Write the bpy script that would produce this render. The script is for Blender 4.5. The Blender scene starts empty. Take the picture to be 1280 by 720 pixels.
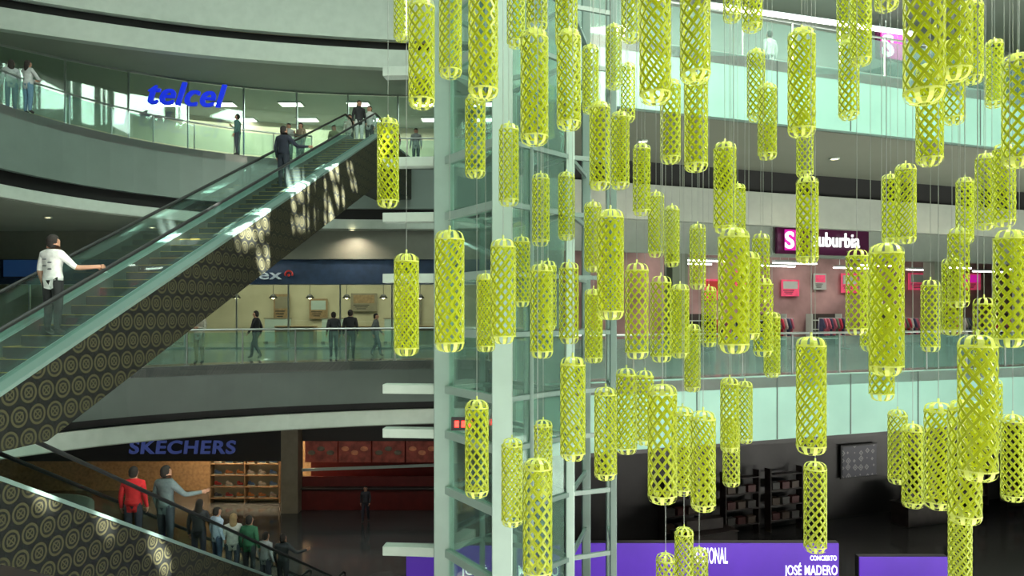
import bpy, bmesh, math, random
from mathutils import Vector, Matrix
random.seed(7)
SC=bpy.context.scene; COL=SC.collection
PI=math.pi; F=900.; HY=390.; EYE=10.1
LO,MID,UP=0.,8.3,17.1
def at(px,py,Y): return Vector(((px-640)/F*Y, Y, EYE+(HY-py)/F*Y))
def gx(px,Y): return (px-640)/F*Y

# ------------------------------------------------------------------ materials
def mat(name,col,rough=.5,metal=0,es=0,noise=0,scale=3,ecol=None,spec=.5):
    m=bpy.data.materials.new(name); m.use_nodes=True; nt=m.node_tree; b=nt.nodes['Principled BSDF']
    c=(*col,1)
    b.inputs['Base Color'].default_value=c; b.inputs['Roughness'].default_value=rough; b.inputs['Metallic'].default_value=metal
    b.inputs['Specular IOR Level'].default_value=spec
    if es: b.inputs['Emission Color'].default_value=(*(ecol or col),1); b.inputs['Emission Strength'].default_value=es
    if noise:
        tc=nt.nodes.new('ShaderNodeTexCoord'); n=nt.nodes.new('ShaderNodeTexNoise'); n.inputs['Scale'].default_value=scale; n.inputs['Detail'].default_value=4
        r=nt.nodes.new('ShaderNodeValToRGB'); r.color_ramp.elements[0].position=.3; r.color_ramp.elements[1].position=.7
        r.color_ramp.elements[0].color=(*[x*(1-noise) for x in col],1); r.color_ramp.elements[1].color=(*[min(1,x*(1+noise)) for x in col],1)
        nt.links.new(tc.outputs['Object'],n.inputs['Vector']); nt.links.new(n.outputs['Fac'],r.inputs['Fac']); nt.links.new(r.outputs['Color'],b.inputs['Base Color'])
    return m
def glass(name,tint,refl=.12,haze=0,hazecol=(.5,.7,.65),fres=.5):
    m=bpy.data.materials.new(name); m.use_nodes=True; nt=m.node_tree; nt.nodes.remove(nt.nodes['Principled BSDF'])
    out=nt.nodes['Material Output']; t=nt.nodes.new('ShaderNodeBsdfTransparent'); t.inputs['Color'].default_value=(*tint,1)
    g=nt.nodes.new('ShaderNodeBsdfGlossy'); g.inputs['Roughness'].default_value=.03; g.inputs['Color'].default_value=(.9,1,.97,1)
    lw=nt.nodes.new('ShaderNodeLayerWeight'); lw.inputs['Blend'].default_value=.25
    ma=nt.nodes.new('ShaderNodeMath'); ma.operation='MULTIPLY_ADD'; ma.inputs[1].default_value=fres; ma.inputs[2].default_value=refl*.5
    mx=nt.nodes.new('ShaderNodeMixShader'); nt.links.new(lw.outputs['Fresnel'],ma.inputs[0]); nt.links.new(ma.outputs[0],mx.inputs[0])
    nt.links.new(t.outputs[0],mx.inputs[1]); nt.links.new(g.outputs[0],mx.inputs[2]); last=mx
    if haze:
        d=nt.nodes.new('ShaderNodeBsdfDiffuse'); d.inputs['Color'].default_value=(*hazecol,1)
        m2=nt.nodes.new('ShaderNodeMixShader'); m2.inputs[0].default_value=haze
        nt.links.new(mx.outputs[0],m2.inputs[1]); nt.links.new(d.outputs[0],m2.inputs[2]); last=m2
    nt.links.new(last.outputs[0],out.inputs['Surface']); return m
def ringmat():
    m=bpy.data.materials.new('cladding_rings'); m.use_nodes=True; nt=m.node_tree; b=nt.nodes['Principled BSDF']; b.inputs['Roughness'].default_value=.5; b.inputs['Specular IOR Level'].default_value=.3
    def N(op,a,bv=None,c=None):
        n=nt.nodes.new('ShaderNodeMath'); n.operation=op
        for i,v in enumerate((a,bv,c)):
            if v is None: continue
            if isinstance(v,(int,float)): n.inputs[i].default_value=v
            else: nt.links.new(v,n.inputs[i])
        return n.outputs[0]
    T=.36
    tc=nt.nodes.new('ShaderNodeTexCoord'); s=nt.nodes.new('ShaderNodeSeparateXYZ'); nt.links.new(tc.outputs['Object'],s.inputs[0])
    v=N('DIVIDE',s.outputs['Z'],T); row=N('FLOOR',v); odd=N('MULTIPLY',N('MODULO',N('ADD',row,100),2),.5)
    u=N('ADD',N('DIVIDE',s.outputs['Y'],T),odd)
    fu=N('SUBTRACT',N('FRACT',N('ADD',u,100)),.5); fv=N('SUBTRACT',N('FRACT',v),.5)
    d=N('SQRT',N('ADD',N('MULTIPLY',fu,fu),N('MULTIPLY',fv,fv)))
    r1=N('LESS_THAN',N('ABSOLUTE',N('SUBTRACT',d,.40)),.055)
    cr=N('LESS_THAN',N('MINIMUM',N('ABSOLUTE',N('ADD',fu,fv)),N('ABSOLUTE',N('SUBTRACT',fu,fv))),.04)
    cr=N('MULTIPLY',cr,N('LESS_THAN',d,.27)); r2=N('LESS_THAN',N('ABSOLUTE',N('SUBTRACT',d,.2)),.04)
    f=N('MINIMUM',N('ADD',N('ADD',r1,cr),r2),1)
    mx=nt.nodes.new('ShaderNodeMix'); mx.data_type='RGBA'; mx.inputs[6].default_value=(.0085,.010,.0088,1); mx.inputs[7].default_value=(.046,.045,.023,1)
    nt.links.new(f,mx.inputs[0]); nt.links.new(mx.outputs[2],b.inputs['Base Color']); return m
def limemat(name,col,tr,rough=.35):
    m=bpy.data.materials.new(name); m.use_nodes=True; nt=m.node_tree; b=nt.nodes['Principled BSDF']
    b.inputs['Base Color'].default_value=(*col,1); b.inputs['Roughness'].default_value=rough
    t=nt.nodes.new('ShaderNodeBsdfTranslucent'); t.inputs['Color'].default_value=(*col,1)
    mx=nt.nodes.new('ShaderNodeMixShader'); mx.inputs[0].default_value=tr
    nt.links.new(b.outputs[0],mx.inputs[1]); nt.links.new(t.outputs[0],mx.inputs[2]); nt.links.new(mx.outputs[0],nt.nodes['Material Output'].inputs['Surface']); return m
def startile():
    m=bpy.data.materials.new('star_tile_print'); m.use_nodes=True; nt=m.node_tree; b=nt.nodes['Principled BSDF']
    tc=nt.nodes.new('ShaderNodeTexCoord'); w=nt.nodes.new('ShaderNodeTexVoronoi'); w.distance='MANHATTAN'; w.inputs['Scale'].default_value=2.6; w.inputs['Randomness'].default_value=.35
    r=nt.nodes.new('ShaderNodeValToRGB'); r.color_ramp.interpolation='CONSTANT'
    r.color_ramp.elements[0].color=(.13,.14,.15,1); r.color_ramp.elements[1].position=.55; r.color_ramp.elements[1].color=(.03,.032,.045,1)
    e=r.color_ramp.elements.new(.25); e.color=(.035,.04,.055,1); e=r.color_ramp.elements.new(.36); e.color=(.12,.125,.13,1)
    nt.links.new(tc.outputs['Object'],w.inputs['Vector']); nt.links.new(w.outputs['Distance'],r.inputs['Fac']); nt.links.new(r.outputs['Color'],b.inputs['Base Color'])
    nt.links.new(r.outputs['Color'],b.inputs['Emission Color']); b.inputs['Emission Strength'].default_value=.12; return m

M=dict(
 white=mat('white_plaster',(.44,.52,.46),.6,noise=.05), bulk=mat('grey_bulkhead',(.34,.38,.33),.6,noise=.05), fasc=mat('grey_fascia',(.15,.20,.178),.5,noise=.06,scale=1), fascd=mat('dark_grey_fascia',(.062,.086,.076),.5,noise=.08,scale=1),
 ceil=mat('ceiling_paint',(.25,.29,.24),.7,noise=.05,scale=.5), black=mat('black_recess',(.006,.007,.007),.7), aqua=mat('aqua_fascia_panel',(.21,.38,.325),.3,noise=.1,scale=.6),
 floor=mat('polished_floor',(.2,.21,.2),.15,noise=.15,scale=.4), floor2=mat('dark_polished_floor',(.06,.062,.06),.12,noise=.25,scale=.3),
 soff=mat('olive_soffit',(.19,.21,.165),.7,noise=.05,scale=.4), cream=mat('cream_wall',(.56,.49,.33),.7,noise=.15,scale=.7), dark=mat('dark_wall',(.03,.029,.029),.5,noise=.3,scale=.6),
 steel=mat('pale_painted_steel',(.31,.42,.37),.35,noise=.04), steeld=mat('dark_steel',(.13,.19,.17),.4,noise=.04), chrome=mat('brushed_steel',(.5,.55,.53),.3,1), rubber=mat('black_rubber',(.012,.013,.013),.45),  # second steel is a darker tone for slender posts and beams
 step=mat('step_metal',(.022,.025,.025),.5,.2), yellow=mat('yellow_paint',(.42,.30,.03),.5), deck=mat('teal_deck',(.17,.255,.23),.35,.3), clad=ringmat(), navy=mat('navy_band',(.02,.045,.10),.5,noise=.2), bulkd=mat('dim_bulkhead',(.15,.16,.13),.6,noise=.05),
 glass=glass('rail_glass',(.8,.93,.89),.10,.07,(.4,.66,.6)), glassu=glass('upper_rail_glass',(.84,.95,.92),.14,.07,(.45,.66,.61)), gesc=glass('escalator_glass',(.88,.96,.94),.05,.022,(.45,.62,.57),.11), gesc2=glass('clear_escalator_glass',(.9,.97,.95),.03,0,(.5,.7,.65),.08), gshop=glass('shop_glass',(.86,.96,.92),.08), gtow=glass('tower_glass',(.84,.94,.9),.12,.06,(.5,.72,.64),.3),  # diffuse haze pales the panes; lower flight copy has none
 lightw=mat('light_panel',(1,.98,.9),.5,es=9), warm=mat('warm_light',(1,.8,.5),.5,es=10), tan=mat('tan_column',(.26,.22,.15),.6,noise=.1), brown=mat('dark_brown',(.035,.028,.022),.5),
 maroon=mat('maroon_sign',(.06,.008,.035),.3,es=.3), mag=mat('magenta_tile',(.5,.01,.27),.4,es=1.1), wlet=mat('white_letters',(.9,.92,.92),.5,es=1.2), pink=mat('rose_grey_wall',(.36,.235,.22),.7,noise=.45,scale=.5), pinkd=mat('rose_glow_panel',(.6,.06,.13),.6,noise=.3,es=.6),  # rose panels glow by themselves, for the shop's red-pink light
 blue=mat('royal_blue_letters',(.01,.03,.6),.6,es=.6,spec=.1), cyanl=mat('blue_letters',(.03,.10,.3),.4,es=.15), nexl=mat('pale_bank_letters',(.35,.43,.48),.4,es=.25), redl=mat('red_logo',(.45,.03,.02),.4,es=.12), greyl=mat('blue_violet_letters',(.06,.09,.3),.4,es=.4),
 purple=mat('violet_screen',(.08,.02,.32),.4,es=.5,noise=.25,scale=.6,ecol=(.11,.025,.6)), purpd=mat('deep_violet_screen',(.06,.015,.25),.4,es=.4,ecol=(.1,.025,.5)), purpl=mat('violet_light_strip',(.3,.1,1),.4,es=1.6), frame=mat('black_frame',(.015,.015,.016),.4),
 red=mat('red_panel',(.14,.014,.011),.4,noise=.15), redb=mat('dark_red_board',(.16,.035,.022),.5,es=.3,noise=.8,scale=2.5), orange=mat('orange_board',(.35,.13,.06),.5,es=.3,noise=.6,scale=2.5), wood=mat('wood_shelf',(.32,.2,.1),.5,noise=.25,scale=6),
 lime=limemat('lime_lattice_lit_inner',(.72,.78,.012),.42), limeo=limemat('lime_lattice_shaded_outer',(.34,.40,.018),.25,.22), pale=limemat('pale_lime_edge',(.60,.66,.15),.25,.2), wire=mat('steel_wire',(.35,.38,.36),.4,.6),  # outer face coloured darker as if backlit, inner face brighter as if lit
 star=startile(), roof=mat('roof_sun_mask',(.4,.45,.42),.7), redled=mat('red_led',(1,.03,.02),.4,es=6), kiosk=mat('kiosk_brown',(.035,.028,.025),.4,noise=.3), bxa=mat('box_brown',(.07,.05,.035),.6), bxb=mat('box_grey',(.06,.06,.055),.6), bxc=mat('box_dark_red',(.07,.02,.018),.6),
)
# ------------------------------------------------------------------ mesh builder
XF={}
class MB:
    def __init__(s): s.v=[];s.f=[];s.m=[];s.s=[]
    def add(s,vs,fs,mi=0,sm=False):
        o=len(s.v); s.v+=[Vector(p) for p in vs]
        for f in fs: s.f.append(tuple(o+i for i in f)); s.m.append(mi); s.s.append(sm)
        return s
    def box(s,c,d,mi=0,rz=0):
        c=Vector(c); R=Matrix.Rotation(rz,3,'Z'); vs=[]
        for x in(-1,1):
            for y in(-1,1):
                for z in(-1,1): vs.append(c+R@Vector((x*d[0]/2,y*d[1]/2,z*d[2]/2)))
        return s.add(vs,[(0,1,3,2),(4,6,7,5),(0,4,5,1),(2,3,7,6),(0,2,6,4),(1,5,7,3)],mi)
    def bar(s,a,b,w,h,mi=0):
        a=Vector(a);b=Vector(b);d=(b-a).normalized(); up=Vector((0,0,1)) if abs(d.z)<.9 else Vector((0,1,0))
        x=d.cross(up).normalized()*w/2; y=x.cross(d).normalized()*h/2
        vs=[a-x-y,a+x-y,a+x+y,a-x+y,b-x-y,b+x-y,b+x+y,b-x+y]
        return s.add(vs,[(3,2,1,0),(4,5,6,7),(0,1,5,4),(1,2,6,5),(2,3,7,6),(3,0,4,7)],mi)
    def tube(s,pts,r,n=8,mi=0,sm=True):
        pts=[Vector(p) for p in pts]; k=len(pts); rs=r if isinstance(r,(list,tuple)) else [r]*k; vs=[];fs=[]
        for i,p in enumerate(pts):
            d=(pts[min(i+1,k-1)]-pts[max(i-1,0)]).normalized(); up=Vector((0,0,1)) if abs(d.z)<.95 else Vector((0,1,0))
            x=d.cross(up).normalized(); y=x.cross(d)
            vs+=[p+(x*math.cos(2*PI*j/n)+y*math.sin(2*PI*j/n))*rs[i] for j in range(n)]
        for i in range(k-1):
            for j in range(n): fs.append((i*n+j,i*n+(j+1)%n,(i+1)*n+(j+1)%n,(i+1)*n+j))
        fs+= [tuple(range(n-1,-1,-1)),tuple((k-1)*n+j for j in range(n))]
        return s.add(vs,fs,mi,sm)
    def ell(s,c,r,nu=10,nv=7,mi=0,warp=None):
        vs=[];fs=[]
        for i in range(nv+1):
            t=PI*i/nv
            for j in range(nu):
                q=Vector((math.sin(t)*math.cos(2*PI*j/nu),math.sin(t)*math.sin(2*PI*j/nu),math.cos(t)))
                if warp: q=warp(q)
                vs.append((c[0]+q.x*r[0],c[1]+q.y*r[1],c[2]+q.z*r[2]))
        for i in range(nv):
            for j in range(nu): fs.append((i*nu+j,(i+1)*nu+j,(i+1)*nu+(j+1)%nu,i*nu+(j+1)%nu))
        return s.add(vs,fs,mi,True)
    def lathe(s,prof,n=16,mi=0,c=(0,0,0),sm=True):
        vs=[];fs=[];k=len(prof)
        for r,z in prof: vs+=[(c[0]+r*math.cos(2*PI*j/n),c[1]+r*math.sin(2*PI*j/n),c[2]+z) for j in range(n)]
        for i in range(k-1):
            for j in range(n): fs.append((i*n+j,i*n+(j+1)%n,(i+1)*n+(j+1)%n,(i+1)*n+j))
        return s.add(vs,fs,mi,sm)
    def prism(s,poly,z0,z1,mi=0):
        n=len(poly); vs=[(p[0],p[1],z0) for p in poly]+[(p[0],p[1],z1) for p in poly]
        return s.add(vs,[tuple(range(n-1,-1,-1)),tuple(range(n,2*n))]+[(i,(i+1)%n,n+(i+1)%n,n+i) for i in range(n)],mi)
    def wall(s,path,th,z0,z1,mi=0):
        q=off(path,th); n=len(path); vs=[]
        for a,b in zip(path,q): vs+=[(a[0],a[1],z0),(a[0],a[1],z1),(b[0],b[1],z1),(b[0],b[1],z0)]
        fs=[(0,1,2,3),tuple(4*(n-1)+i for i in(3,2,1,0))]
        for i in range(n-1):
            for j in range(4): fs.append((4*i+j,4*i+(j+1)%4,4*i+4+(j+1)%4,4*i+4+j))
        return s.add(vs,fs,mi)
    def strip(s,x0,x1,prof,mi=0):       # prof: list of (y,zb,zt)
        vs=[]
        for y,zb,zt in prof: vs+=[(x0,y,zb),(x1,y,zb),(x1,y,zt),(x0,y,zt)]
        n=len(prof); fs=[(0,1,2,3),tuple(4*(n-1)+i for i in(3,2,1,0))]
        for i in range(n-1):
            for j in range(4): fs.append((4*i+j,4*i+(j+1)%4,4*i+4+(j+1)%4,4*i+4+j))
        return s.add(vs,fs,mi)
    def mesh(s,name,mats,inv=None,recalc=True):
        me=bpy.data.meshes.new(name); vs=[(inv@v) if inv else v for v in s.v]
        me.from_pydata([tuple(v) for v in vs],[],s.f)
        for m in (mats if isinstance(mats,(list,tuple)) else [mats]): me.materials.append(m)
        me.polygons.foreach_set('material_index',s.m); me.polygons.foreach_set('use_smooth',s.s)
        if recalc:
            b=bmesh.new(); b.from_mesh(me); bmesh.ops.recalc_face_normals(b,faces=b.faces); b.to_mesh(me); b.free()
        me.update(); return me
    def build(s,name,mats,parent=None,world=True,bevel=0,recalc=True):
        inv=XF[parent].inverted() if (parent is not None and world) else None
        o=bpy.data.objects.new(name,s.mesh(name,mats,inv,recalc)); COL.objects.link(o)
        if parent is not None: o.parent=parent; XF[o]=XF[parent]
        if bevel:
            bv=o.modifiers.new('Bevel','BEVEL'); bv.width=bevel; bv.segments=2; bv.limit_method='ANGLE'
        return o
def off(path,d):
    P=[Vector((p[0],p[1])) for p in path]; out=[]; n=len(P)
    for i in range(n):
        ns=[]
        if i>0: e=(P[i]-P[i-1]).normalized(); ns.append(Vector((-e.y,e.x)))
        if i<n-1: e=(P[i+1]-P[i]).normalized(); ns.append(Vector((-e.y,e.x)))
        a=sum(ns,Vector((0,0))).normalized(); k=max(.5,a.dot(ns[0])); q=P[i]+a*(d/k); out.append((q.x,q.y))
    return out
def smooth(pts,n=6):
    out=[]; P=[Vector(p) for p in pts]
    for i in range(len(P)-1):
        p0=P[max(i-1,0)];p1=P[i];p2=P[i+1];p3=P[min(i+2,len(P)-1)]
        for k in range(n):
            t=k/n; q=.5*((2*p1)+(p2-p0)*t+(2*p0-5*p1+4*p2-p3)*t*t+(3*p1-p0-3*p2+p3)*t**3); out.append((q.x,q.y))
    out.append((P[-1].x,P[-1].y)); return out
def resample(path,step):
    P=[Vector(p) for p in path]; L=[0]
    for a,b in zip(P,P[1:]): L.append(L[-1]+(b-a).length)
    n=max(1,round(L[-1]/step)); out=[]
    for k in range(n+1):
        t=L[-1]*k/n; i=0
        while i<len(P)-2 and L[i+1]<t: i+=1
        q=P[i].lerp(P[i+1],(t-L[i])/max(1e-6,L[i+1]-L[i])); out.append((q.x,q.y))
    return out
def thing(name,label,cat,loc=(0,0,0),rz=0,group=None):
    o=bpy.data.objects.new(name,None); COL.objects.link(o); o.empty_display_size=.2; o.location=loc; o.rotation_euler=(0,0,rz)
    o['label']=label;o['category']=cat
    if group:o['group']=group
    XF[o]=Matrix.Translation(Vector(loc))@Matrix.Rotation(rz,4,'Z'); return o
def tag(o,label,cat,group=None):
    o['label']=label;o['category']=cat
    if group:o['group']=group
    return o
def struct(name,mb,m,label,cat):
    o=mb.build(name,m); o['kind']='structure'; o['label']=label; o['category']=cat; return o
DG=bpy.context.evaluated_depsgraph_get
def textmb(body,w,h,loc,rz=0,depth=.05,shear=0,offset=0,mi=0,mb=None,space=None):
    cu=bpy.data.curves.new('t','FONT'); cu.body=body; cu.size=1; cu.extrude=.04; cu.shear=shear; cu.offset=offset; cu.resolution_u=8; cu.space_character=space or 1+offset*5
    o=bpy.data.objects.new('t',cu); COL.objects.link(o); bpy.context.view_layer.update()
    me=bpy.data.meshes.new_from_object(o.evaluated_get(DG())); vs=[v.co.copy() for v in me.vertices]; fs=[tuple(p.vertices) for p in me.polygons]
    bpy.data.objects.remove(o); bpy.data.meshes.remove(me)
    x0=min(v.x for v in vs);x1=max(v.x for v in vs);y0=min(v.y for v in vs);y1=max(v.y for v in vs)
    R=Matrix.Rotation(rz,3,'Z'); L=Vector(loc); out=[]
    for v in vs:
        out.append(L+R@Vector(((v.x-(x0+x1)/2)*w/(x1-x0), -v.z/.04*depth/2, (v.y-(y0+y1)/2)*h/(y1-y0))))
    mb=mb or MB(); return mb.add(out,fs,mi)

# ------------------------------------------------------------------ plan paths
RS=.36; RA=math.atan(RS)
def rl(X,Yo): return (X,Yo+RS*X)
right=[rl(X,17.4) for X in range(0,33,4)]
circ=[(-6.5-10.8*math.cos(math.radians(a)),23+10.8*math.sin(math.radians(a))) for a in range(-40,91,5)]
EUL=circ+[(-3.5,33.9),(-1.3,33.2),(-.6,31)]
EU=EUL+[(-.45,17.6)]+right
EML=smooth([(-17.5,12),(-16,17),(-14,20.5),(-11.5,23.1),(-7.8,25.2),(-3,26.6),(-.9,26.4)],5)
EM=EML+[(-.5,25.5),(-.45,17.6)]+right
E4=smooth([(-29,16),(-26,21),(-22.8,25),(-19.4,27.3),(-13,30.1),(-5.6,31.7),(-.5,31.9)],5)
BACK=[(32,48),(-32,48)]
# ------------------------------------------------------------------ setting
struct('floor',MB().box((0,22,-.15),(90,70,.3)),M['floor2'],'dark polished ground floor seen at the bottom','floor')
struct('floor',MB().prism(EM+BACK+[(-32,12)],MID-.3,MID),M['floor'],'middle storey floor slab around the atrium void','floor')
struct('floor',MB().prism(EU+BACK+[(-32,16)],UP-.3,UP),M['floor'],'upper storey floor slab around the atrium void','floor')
struct('floor',MB().prism([(-20,3),(-7.55,3),(-7.4,7.2),(-9.7,7.5),(-9.5,9.9),(-20,9.9)],MID-.3,MID),M['floor'],'middle storey landing at the foot of the escalator','floor')
tn=[0]
def trim(mb,m,label):
    tn[0]+=1; return struct('trim_%d'%tn[0],mb,m,label,'trim')
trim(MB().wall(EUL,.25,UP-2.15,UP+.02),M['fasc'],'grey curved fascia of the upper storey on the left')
trim(MB().wall(off(EUL,.5),.1,UP-3.0,UP-2.1),M['black'],'black recess under the upper curved fascia')
trim(MB().wall(off(EUL,.32),.18,UP-3.05,UP-2.62),M['white'],'white curved lip under the upper left fascia')
struct('ceiling',MB().prism(off(EUL,.4)+[(-1,48),(-32,48),(-32,16)],EYE+3.9,EYE+4.0),M['ceil'],'middle storey ceiling on the left','ceiling')
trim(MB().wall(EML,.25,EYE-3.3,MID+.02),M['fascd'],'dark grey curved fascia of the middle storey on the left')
trim(MB().wall(off(EML,.5),.1,EYE-4.1,EYE-3.25),M['black'],'black recess under the middle curved fascia')
trim(MB().wall(off(EML,.3),.2,EYE-4.15,EYE-3.62),M['white'],'white curved lip under the middle left fascia')
struct('ceiling',MB().prism(off(EML,.4)+[(-.5,48),(-32,48),(-32,12)],EYE-4.2,EYE-4.1),M['ceil'],'ground storey ceiling on the left','ceiling')
trim(MB().wall(E4,.3,EYE+12.0,EYE+15.8),M['white'],'white curved fascia of the top storey')
trim(MB().wall(off(E4,.5),.1,EYE+11.4,EYE+12.05),M['black'],'black recess line under the top storey fascia')
trim(MB().wall(off(E4,.15),.4,EYE+10.8,EYE+11.62),M['white'],'white curved lip under the top storey')
struct('ceiling',MB().prism(off(E4,.4)+[(-.3,48),(-34,48),(-34,16)],EYE+10.85,EYE+10.95),M['ceil'],'upper storey ceiling on the left','ceiling')
RP=[(-.45,17.6)]+right
trim(MB().wall(RP,.25,UP-1.75,UP+.02),M['aqua'],'aqua straight fascia of the upper storey on the right')
trim(MB().wall(RP,.25,MID-1.75,MID+.02),M['aqua'],'aqua straight fascia of the middle storey on the right')
for zt,l in((UP,'thin joints between the upper aqua fascia panels'),(MID,'thin joints between the middle aqua fascia panels')):
    mb=MB()
    for p in resample(right,2.6): mb.box((p[0]+.003,p[1]-.008,zt-.87),(.03,.02,1.74),0,RA)
    trim(mb,M['fascd'],l)
struct('ceiling',MB().prism(off(RP,.2)+[rl(32,24),rl(-.4,24)],UP-1.75,UP-1.65),M['soff'],'olive soffit under the upper right slab','ceiling')
bh=[rl(X,23.5) for X in(-.4,10,20,32)]
trim(MB().wall(bh,.2,EYE+4.4,UP-1.7),M['black'],'black recess band above the pale shop bulkhead')
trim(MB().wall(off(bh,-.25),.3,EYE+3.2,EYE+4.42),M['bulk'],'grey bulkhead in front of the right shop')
struct('ceiling',MB().prism(bh+[(32,48),(-.4,48)],EYE+3.95,EYE+4.05),M['ceil'],'middle storey ceiling on the right','ceiling')
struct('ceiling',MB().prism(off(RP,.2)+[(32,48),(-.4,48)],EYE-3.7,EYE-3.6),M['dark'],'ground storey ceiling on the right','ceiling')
struct('ceiling',MB().prism([rl(X,20.5) for X in(-.4,32)]+[(32,48),(-.4,48)],EYE+13,EYE+13.1),M['ceil'],'upper storey ceiling on the right','ceiling')
struct('wall_back',MB().box((0,48.2,13),(70,.4,36)),M['cream'],'rear wall behind all the shops','wall')
struct('wall_left',MB().box((-32.3,30,13),(.4,37,36)),M['ceil'],'left end wall of the mall','wall')
struct('wall_right',MB().box((32.3,38,13),(.4,21,36)),M['soff'],'right end wall of the mall','wall')
# unseen roof mask, openings traced back from the wanted sun patches
RZ=EYE+19; SD=Vector((-.5,.5,-.7))
targets=[]
def esc_side(px,py,sx,sy):       # point on an escalator's near side for a view direction
    k=(px-640)/F; s=(k*sy-sx)/(.127-.992*k); X=sx+.127*s; Y=sy+.992*s; return Vector((X,Y,EYE+(HY-py)/F*Y))
for px,py,r in((366,264,.5),(384,248,.72),(402,235,.72),(422,224,.62),(440,216,.45),(326,300,.62),(342,286,.5),(306,312,.42)): targets.append((esc_side(px,py,-7.74,9.84),r))
for px,py,r in((62,622,.21),(128,662,.22),(205,690,.24)): targets.append((esc_side(px,py,-7.75,9.2),r))
targets.append((Vector((-8,17.5,EYE+1.9)),.5))
holes=[]
for T,r in targets:
    t=(RZ-T.z)/.7; holes.append((T.x+.5*t,T.y-.5*t,r))
rf=MB(); CS=.4; X0,X1,Y0,Y1=-4,34,-12,30
rf.box(((-40+X0)/2,20,RZ),(X0+40,70,.3)); rf.box(((46+X1)/2,20,RZ),(46-X1,70,.3))
rf.box(((X0+X1)/2,(Y0-15)/2,RZ),(X1-X0,Y0+15,.3)); rf.box(((X0+X1)/2,(55+Y1)/2,RZ),(X1-X0,55-Y1,.3))
NX=int(round((X1-X0)/CS))
for j in range(int(round((Y1-Y0)/CS))):
    y=Y0+(j+.5)*CS; run=None
    for i in range(NX+1):
        x=X0+(i+.5)*CS; op=i>=NX or any(abs(x-h[0])<h[2] and abs(y-h[1])<h[2] for h in holes)
        if not op and run is None: run=i
        if op and run is not None: rf.box((X0+(run+i)*CS/2,y,RZ),((i-run)*CS,CS,.3)); run=None
for h in holes:
    if h[2]>.4: rf.box((h[0]+.15*h[2],h[1],RZ),(.1,h[2]*2+.6,.2)); rf.box((h[0],h[1]-.2*h[2],RZ),(h[2]*2+.6,.1,.2))  # crossbars added to dapple the sun patches
struct('ceiling',rf,M['roof'],'unseen roof mask with openings placed to cast sun patches','ceiling')

# ------------------------------------------------------------------ railings
def railing(label,path,z,gm,h=1.2,step=1.7,group=None):
    P=resample(path,step); c=P[len(P)//2]; root=thing('glass_railing',label,'railing',(c[0],c[1],z),0,group)
    for a,b in zip(P,P[1:]):
        A=Vector((a[0],a[1],z+.1+(h-.2)/2));B=Vector((b[0],b[1],z+.1+(h-.2)/2)); e=(B-A).normalized()*.03
        MB().bar(A+e,B-e,.015,h-.2).build('glass_panel',gm,root)
    for a in P:
        mb=MB(); mb.bar((a[0],a[1],z),(a[0],a[1],z+h),.035,.05); mb.box((a[0],a[1],z+.02),(.12,.12,.04)); mb.build('post',M['chrome'],root)
    MB().tube([(a[0],a[1],z+h) for a in P],.035,8).build('handrail',M['chrome'],root)
    return root
railing('curved glass railing along the upper left balcony',off(circ[:-3],.15),UP,M['glassu'])
railing('short glass railing right of the escalator top landing',off(EUL[-5:],.15)[1:],UP,M['glassu'])
railing('curved glass railing along the middle left balcony',off(EML,.15),MID,M['glass'])
railing('straight glass railing above the upper aqua fascia',off(right,.15),UP,M['glassu'])
railing('straight glass railing above the middle aqua fascia',off(right,.15),MID,M['glass'])

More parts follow.
